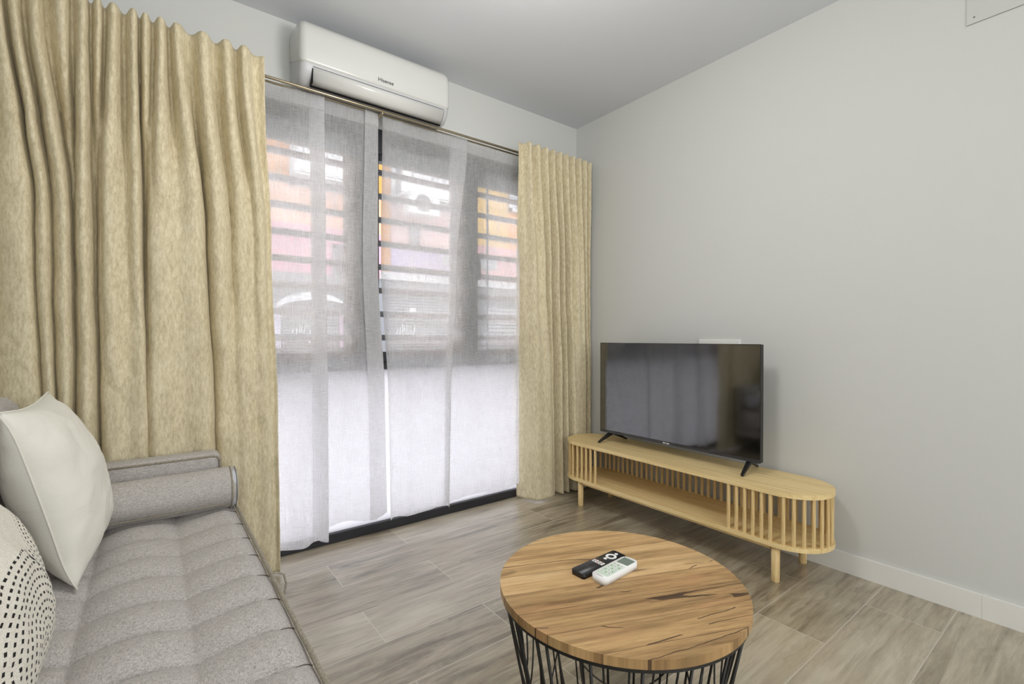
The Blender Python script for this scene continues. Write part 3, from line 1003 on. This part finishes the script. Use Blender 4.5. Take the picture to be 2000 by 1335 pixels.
# remotes
def slab(bm, L, W, z0, z1, rc, n=8, taper=.0):
    o = []
    for cx, cy, a0 in ((L / 2 - rc, W / 2 - rc, 0), (-L / 2 + rc, W / 2 - rc, 90), (-L / 2 + rc, -W / 2 + rc, 180), (L / 2 - rc, -W / 2 + rc, 270)):
        for i in range(n + 1):
            a = radians(a0 + 90 * i / n)
            o.append((cx + rc * cos(a), cy + rc * sin(a)))
    return prism(bm, o, z0, z1)
R1 = empty('remote_control', (-1.5475, -1.690, .45), 'white air conditioner remote with grey display on the coffee table', 'remote control', rz=radians(4))
b = slab(bmesh.new(), .150, .047, .0, .0201, .017); bevel_all(b, .007, 4)
obj('body', b, btn_m, R1, True, local=True)
b = slab(bmesh.new(), .036, .034, .0195, .0206, .003)
bmesh.ops.translate(b, vec=(.047, 0, 0), verts=b.verts); obj('display', b, lcd_m, R1, local=True)
b = slab(bmesh.new(), .076, .036, .0195, .0203, .004)
bmesh.ops.translate(b, vec=(-.018, 0, 0), verts=b.verts); obj('keypad', b, btng_m, R1, local=True)
for i in range(5):
    for j in range(3):
        b = slab(bmesh.new(), .0085, .007, .020, .0215, .003, 4)
        bmesh.ops.translate(b, vec=(.014 - i * .0135, (j - 1) * .0115, 0), verts=b.verts)
        bt = obj('button', b, btng_m if (i + j) % 2 else btn_m, R1, local=True)
        b = box(.012 - i * .0135, .0165 - i * .0135, (j - 1) * .0115 - .0012, (j - 1) * .0115 + .0012, .0214, .0217)
        obj('button_mark', b, btnk_m, bt, local=True)
b = box(-.064, -.0625, -.009, .009, .0198, .0203); obj('print_mark', b, btnk_m, R1, local=True)
R2 = empty('remote_control', (-1.5525, -1.640, .45), 'slim black television remote with white ring button on the coffee table', 'remote control', rz=radians(1.5))
b = slab(bmesh.new(), .172, .044, .0, .016, .007); bevel_all(b, .0035, 3)
obj('body', b, tvb_m, R2, True, local=True)
b = bmesh.new()
n = 32
P = []
for i in range(n):
    a = 2 * pi * i / n
    P.append([Vector((r_ * cos(a) + .048, r_ * sin(a), z_)) for r_, z_ in ((.0085, .0155), (.0085, .0172), (.0150, .0172), (.0150, .0155))])
grid(b, P, True); bmesh.ops.recalc_face_normals(b, faces=b.faces)
obj('ring_button', b, btn_m, R2, local=True)
for (dx, dy) in ((.070, .0), (.026, .002)):
    b = tube(bmesh.new(), [(dx, dy, .0155), (dx, dy, .0175)], .0048, 14); obj('round_button', b, btn_m, R2, local=True)
for i in range(2):
    b = slab(bmesh.new(), .006, .036, .0155, .0170, .002, 4)
    bmesh.ops.translate(b, vec=(.0 - i * .008, 0, 0), verts=b.verts); obj('shortcut_button', b, btn_m, R2, local=True)
    for j in range(3):
        b = box(-.0015 - i * .008, .0015 - i * .008, -.012 + j * .010, -.006 + j * .010, .0169, .0173); obj('button_print', b, red_m if (j + i) % 2 == 0 else btnk_m, R2, local=True)
b = box(-.043, -.0425, -.007, .007, .0158, .0163); obj('print_mark', b, acs_m, R2, local=True)

R1.scale = (1, 1, .78); R2.scale = (1, 1, .78)

# ------------------------------------------------------------------ sofa
SZ = .415
SO = empty('sofa', (-2.65, -1.2, 0), 'grey tufted sofa bed with rolled arm against the beige curtain', 'sofa')
XF, XR = -2.245, -2.86
YF, YN = -.32, -2.32
CW, CY = .2035, .1525
xseams = [XF - .192 - CW * i for i in range(0, 4)]
def seatz(x, y):
    # cell coordinates
    if x > xseams[0]: s = (XF - x) / (XF - xseams[0]); s = .5 + s * .5
    else: s = ((xseams[0] - x) / CW) % 1.0
    t = ((-.578 - y) / CY) % 1.0
    a = abs(sin(pi * s)); b = abs(sin(pi * t))
    e = smooth01((XF - x) / .05) if x > XF - .05 else 1.0
    h = .017 * (a ** .65) + .026 * (b ** .55) * (.5 + .5 * a ** .7) * (.3 + .7 * e)
    h = h * (.55 + .45 * e) + .006 * (1 - e)
    if x > XF - .02: h -= .008 * ((x - XF + .02) / .02) ** 2
    h += .0015 * noise.noise(Vector((x * 18, y * 18, 0)))
    return SZ - .030 + h
bm = bmesh.new()
P = []
nx, ny = 130, 800
for i in range(nx + 1):
    X_ = XF + (XR - XF) * i / nx
    P.append([Vector((X_, YF + (YN - YF) * j / ny, seatz(X_, YF + (YN - YF) * j / ny))) for j in range(ny + 1)])
V = grid(bm, P)
bmesh.ops.recalc_face_normals(bm, faces=bm.faces)
# sides
zs = .25
def skirt(line):
    low = [bm.verts.new((v.co.x, v.co.y, zs)) for v in line]
    for i in range(len(line) - 1): bm.faces.new((line[i], line[i + 1], low[i + 1], low[i]))
    return low
skirt(V[0]); skirt(V[-1]); skirt([r[0] for r in V]); skirt([r[-1] for r in V])
bmesh.ops.recalc_face_normals(bm, faces=bm.faces)
seat = obj('seat_cushion', bm, sofa_m, SO, True)
seam_m = Mat('seam_thread', rgb(96, 90, 80), .9, .1).m
for i in range(12):
    yc = -.578 + .1525 - CY * (i)
    if yc > -.33 or yc < YN: continue
    bm = tube(bmesh.new(), [(XF - .150 * t, yc, seatz(XF - .150 * t, yc) + .0015) for t in [j_ / 24 for j_ in range(25)]], .0015, 5)
    obj('seam', bm, seam_m, seat)
obj('front_piping', tube(bmesh.new(), [(XF + .003, YF + .01 - .02 * j, SZ - .008 + .001 * sin(j * .9)) for j in range(100)], .0058, 8), pipe_m, seat, True)
obj('base_frame', box(XR - .1, XF - .02, YN, YF + .09, .14, .26, .02, 3), sofa_m, SO)
for lx in (XF - .09, XR + .02):
    for ly in (YF - .08, YN + .12):
        obj('leg', tube(bmesh.new(), [(lx, ly, .145), (lx, ly, 0)], [.022, .014], 12), Mat('dark_leg', rgb(52, 44, 38), .4, .4).m, SO, True)
# backrest: leaning slab with rounded top and tuft seams
bm = bmesh.new()
P = []
prof = [(-2.83, .40), (-2.84, .46), (-2.85, .56), (-2.852, .66), (-2.85, .76), (-2.842, .82), (-2.852, .855), (-2.872, .876), (-2.90, .882), (-2.93, .872), (-2.95, .84), (-2.95, .70), (-2.93, .45), (-2.92, .30)]
nyb = 160
for j in range(nyb + 1):
    Y_ = -.315 + (YN + .0 + .315) * j / nyb
    e = smooth01(min(j / 6, (nyb - j) / 6, 1))
    row_ = []
    for i, (px_, pz_) in enumerate(prof):
        t = ((-.578 - Y_) / CY) % 1.0
        h = .012 * abs(sin(pi * t)) ** .5 if 0 < i < 8 else .003
        cx_, cz_ = -2.88, .62
        row_.append(Vector((cx_ + (px_ - cx_) * (.86 + .14 * e) + h, Y_, cz_ + (pz_ - cz_) * (.93 + .07 * e))))
    P.append(row_)
V = grid(bm, P)
bm.faces.new(V[0]); bm.faces.new(V[-1][::-1])
bmesh.ops.recalc_face_normals(bm, faces=bm.faces)
obj('backrest', bm, sofa_m, SO, True)
# far armrest
def rbox(name, x0, x1, y0, y1, z0, z1, bev, mat, parent, seg=5):
    o = obj(name, box(x0, x1, y0, y1, z0, z1, bev, seg), mat, parent, True)
    return o
arm = rbox('armrest', -2.93, -2.285, -.305, -.212, .14, .607, .022, sofa_m, SO)
ap = [(-2.90, -.303, .5945), (-2.31, -.303, .5945), (-2.296, -.303, .590), (-2.288, -.303, .578), (-2.287, -.303, .54), (-2.287, -.303, .30)]
obj('piping', tube(bmesh.new(), ap, .0042, 8), pipe_m, arm, True)
ap2 = [(-2.90, -.215, .597), (-2.305, -.215, .597), (-2.291, -.215, .590), (-2.2865, -.215, .575), (-2.2865, -.215, .30)]
obj('piping', tube(bmesh.new(), ap2, .0042, 8), pipe_m, arm, True)
# pull strap at the front edge
bm = bmesh.new()
pts = [(XF - .002 + .045 * sin(pi * i / 14), -1.10 + .05 * (i / 14) , .40 - .10 * (i / 14)) for i in range(15)]
tube(bm, [(XF + .003, -1.02, .385), (XF + .025, -1.015, .388), (XF + .045, -1.01, .375), (XF + .052, -1.008, .345), (XF + .045, -1.01, .31), (XF + .02, -1.02, .285), (XF - .01, -1.03, .28)], .003, 8)
obj('pull_cord', bm, pipe_m, SO, True)

# bolster
BO = empty('bolster_cushion', (-2.55, -.388, .42), 'grey cylindrical bolster cushion lying along the sofa arm', 'cushion')
r_b, cyb, czb = .074, -.388, .4865
bm = bmesh.new()
P = []
xs_ = [-2.246 - .0, -2.25, -2.262, -2.30] + [-2.34 - .05 * i for i in range(9)] + [-2.79, -2.80]
rr_ = [.80, .965, 1.0, 1.0] + [1.0] * 9 + [.95, .8]
for X_, k_ in zip(xs_, rr_):
    row_ = []
    for i in range(41):
        a = 2 * pi * i / 40
        sq = 1 + .03 * cos(4 * a)
        w_ = noise.noise(Vector((X_ * 9, cos(a) * 2, sin(a) * 2))) * .0025
        row_.append(Vector((X_, cyb + (r_b * k_ * sq + w_) * cos(a) * 1.0, czb + (r_b * k_ * sq + w_) * sin(a))))
    P.append(row_)
V = grid(bm, P)
bm.faces.new(V[0][:-1]); bm.faces.new(V[-1][:-1][::-1])
bmesh.ops.remove_doubles(bm, verts=bm.verts, dist=.0001)
bmesh.ops.recalc_face_normals(bm, faces=bm.faces)
bo = obj('body', bm, sofa_m, BO, True)
def circ(X_, r_, n=40): return [(X_, cyb + r_ * (1 + .03 * cos(4 * 2 * pi * i / n)) * cos(2 * pi * i / n), czb + r_ * (1 + .03 * cos(4 * 2 * pi * i / n)) * sin(2 * pi * i / n)) for i in range(n)]
obj('piping', tube(bmesh.new(), circ(-2.2635, r_b + .001), .0032, 8, True), pipe_m, BO, True)
bm = bmesh.new()
P = []
for i in range(41):
    a = 2 * pi * i / 40
    P.append([Vector((-2.2615 + dx_, cyb + r_ * cos(a), czb + r_ * sin(a))) for dx_, r_ in ((0.001, r_b * .99), (.008, r_b * .985), (.013, r_b * .96), (.018, r_b * .86), (.021, r_b * .6), (.022, .001))])
grid(bm, P); bmesh.ops.recalc_face_normals(bm, faces=bm.faces)
o = obj('end_cap', bm, lit_end_m, BO, True); o['label'] = 'pale end cap'
bm = tube(bmesh.new(), circ(-2.2480, r_b * .97), .0022, 6, True); obj('zipper', bm, acs_m, BO, True)
bm = tube(bmesh.new(), [(-2.27 - .05 * i, cyb - r_b * .80, czb - r_b * .62) for i in range(11)], .0028, 6); obj('seam', bm, pipe_m, BO, True)

# pillows
def pillow(bmx, w, h, t, n=44, pinch=.10, wr=.004, seed=0.0, sharp=2.2, back=.9):
    P = {}
    rings = []
    for side in (1, -1):
        for i in range(n + 1):
            for j in range(n + 1):
                u = -1 + 2 * i / n; v = -1 + 2 * j / n
                if side == -1 and (i in (0, n) or j in (0, n)): continue
                x_ = w * u * (1 - pinch * (1 - v * v) * abs(u) ** 2)
                y_ = h * v * (1 - pinch * (1 - u * u) * abs(v) ** 2)
                prof_ = max(0.0, (1 - abs(u) ** sharp) * (1 - abs(v) ** sharp)) ** .55
                z_ = (t if side == front_side else -t * .55 if side == -front_side and front_side == 1 else t * .55) * prof_ if False else side * t * prof_ * (1.0 if side == 1 else back)
                e_ = min(1.0, prof_ * 3)
                z_ += e_ * wr * noise.noise(Vector((u * 3 + seed, v * 3, side * 2.0))) * 2.2
                z_ += e_ * wr * .8 * noise.noise(Vector(((u + v) * 4 + seed, (u - v) * 9, side * 3.0)))
                z_ += .012 * (abs(u) ** 6) * (abs(v) ** 6) * sin(seed + u * 2 + v * 5)
                P[(side, i, j)] = bmx.verts.new((x_, y_, z_))
    def g_(s, i, j):
        if i in (0, n) or j in (0, n): return P[(1, i, j)]
        return P[(s, i, j)]
    for side in (1, -1):
        for i in range(n):
            for j in range(n):
                f_ = [g_(side, i, j), g_(side, i + 1, j), g_(side, i + 1, j + 1), g_(side, i, j + 1)]
                bmx.faces.new(f_ if side == 1 else f_[::-1])
    edge = [g_(1, i, 0).co.copy() for i in range(n)] + [g_(1, n, j).co.copy() for j in range(n)] + [g_(1, n - i, n).co.copy() for i in range(n)] + [g_(1, 0, n - j).co.copy() for j in range(n)]
    return edge
def frame_from(xa, ya, origin):
    xa = Vector(xa).normalized(); za = xa.cross(Vector(ya)).normalized(); ya = za.cross(xa)
    return Matrix(((xa.x, ya.x, za.x, origin[0]), (xa.y, ya.y, za.y, origin[1]), (xa.z, ya.z, za.z, origin[2]), (0, 0, 0, 1)))
def make_pillow(label, bl, tl, br, w, h, t, mat, seam_mat, seed, **kw):
    """bl/tl/br: near bottom, near top and far bottom corners"""
    bl, tl, br = Vector(bl), Vector(tl), Vector(br)
    c = (tl + br) / 2
    Mx = frame_from(br - bl, tl - bl, c)
    e = bpy.data.objects.new('pillow', None); COL.objects.link(e)
    e.matrix_world = Mx
    tag(e, label, 'pillow')
    bmx = bmesh.new()
    edge = pillow(bmx, w, h, t, seed=seed, **kw)
    obj('cover', bmx, mat, e, True, local=True)
    obj('edge_seam', tube(bmesh.new(), edge, .0024, 6, True), seam_mat, e, True, local=True)
    return e
make_pillow('plain white cotton pillow leaning against the sofa back beside the bolster',
            (-2.668, -.875, .412), (-2.785, -.855, .885), (-2.655, -.40, .415), .236, .243, .105, cotton_m, cotton_m, 2.0, pinch=.07, wr=.004)
make_pillow('cream cushion with black dashed stitching in the sofa foreground',
            (-2.715, -1.52, .41), (-2.815, -1.50, .765), (-2.715, -1.06, .41), .225, .20, .10, stitch_m, cotton_m, 5.0, pinch=.06, wr=.003)
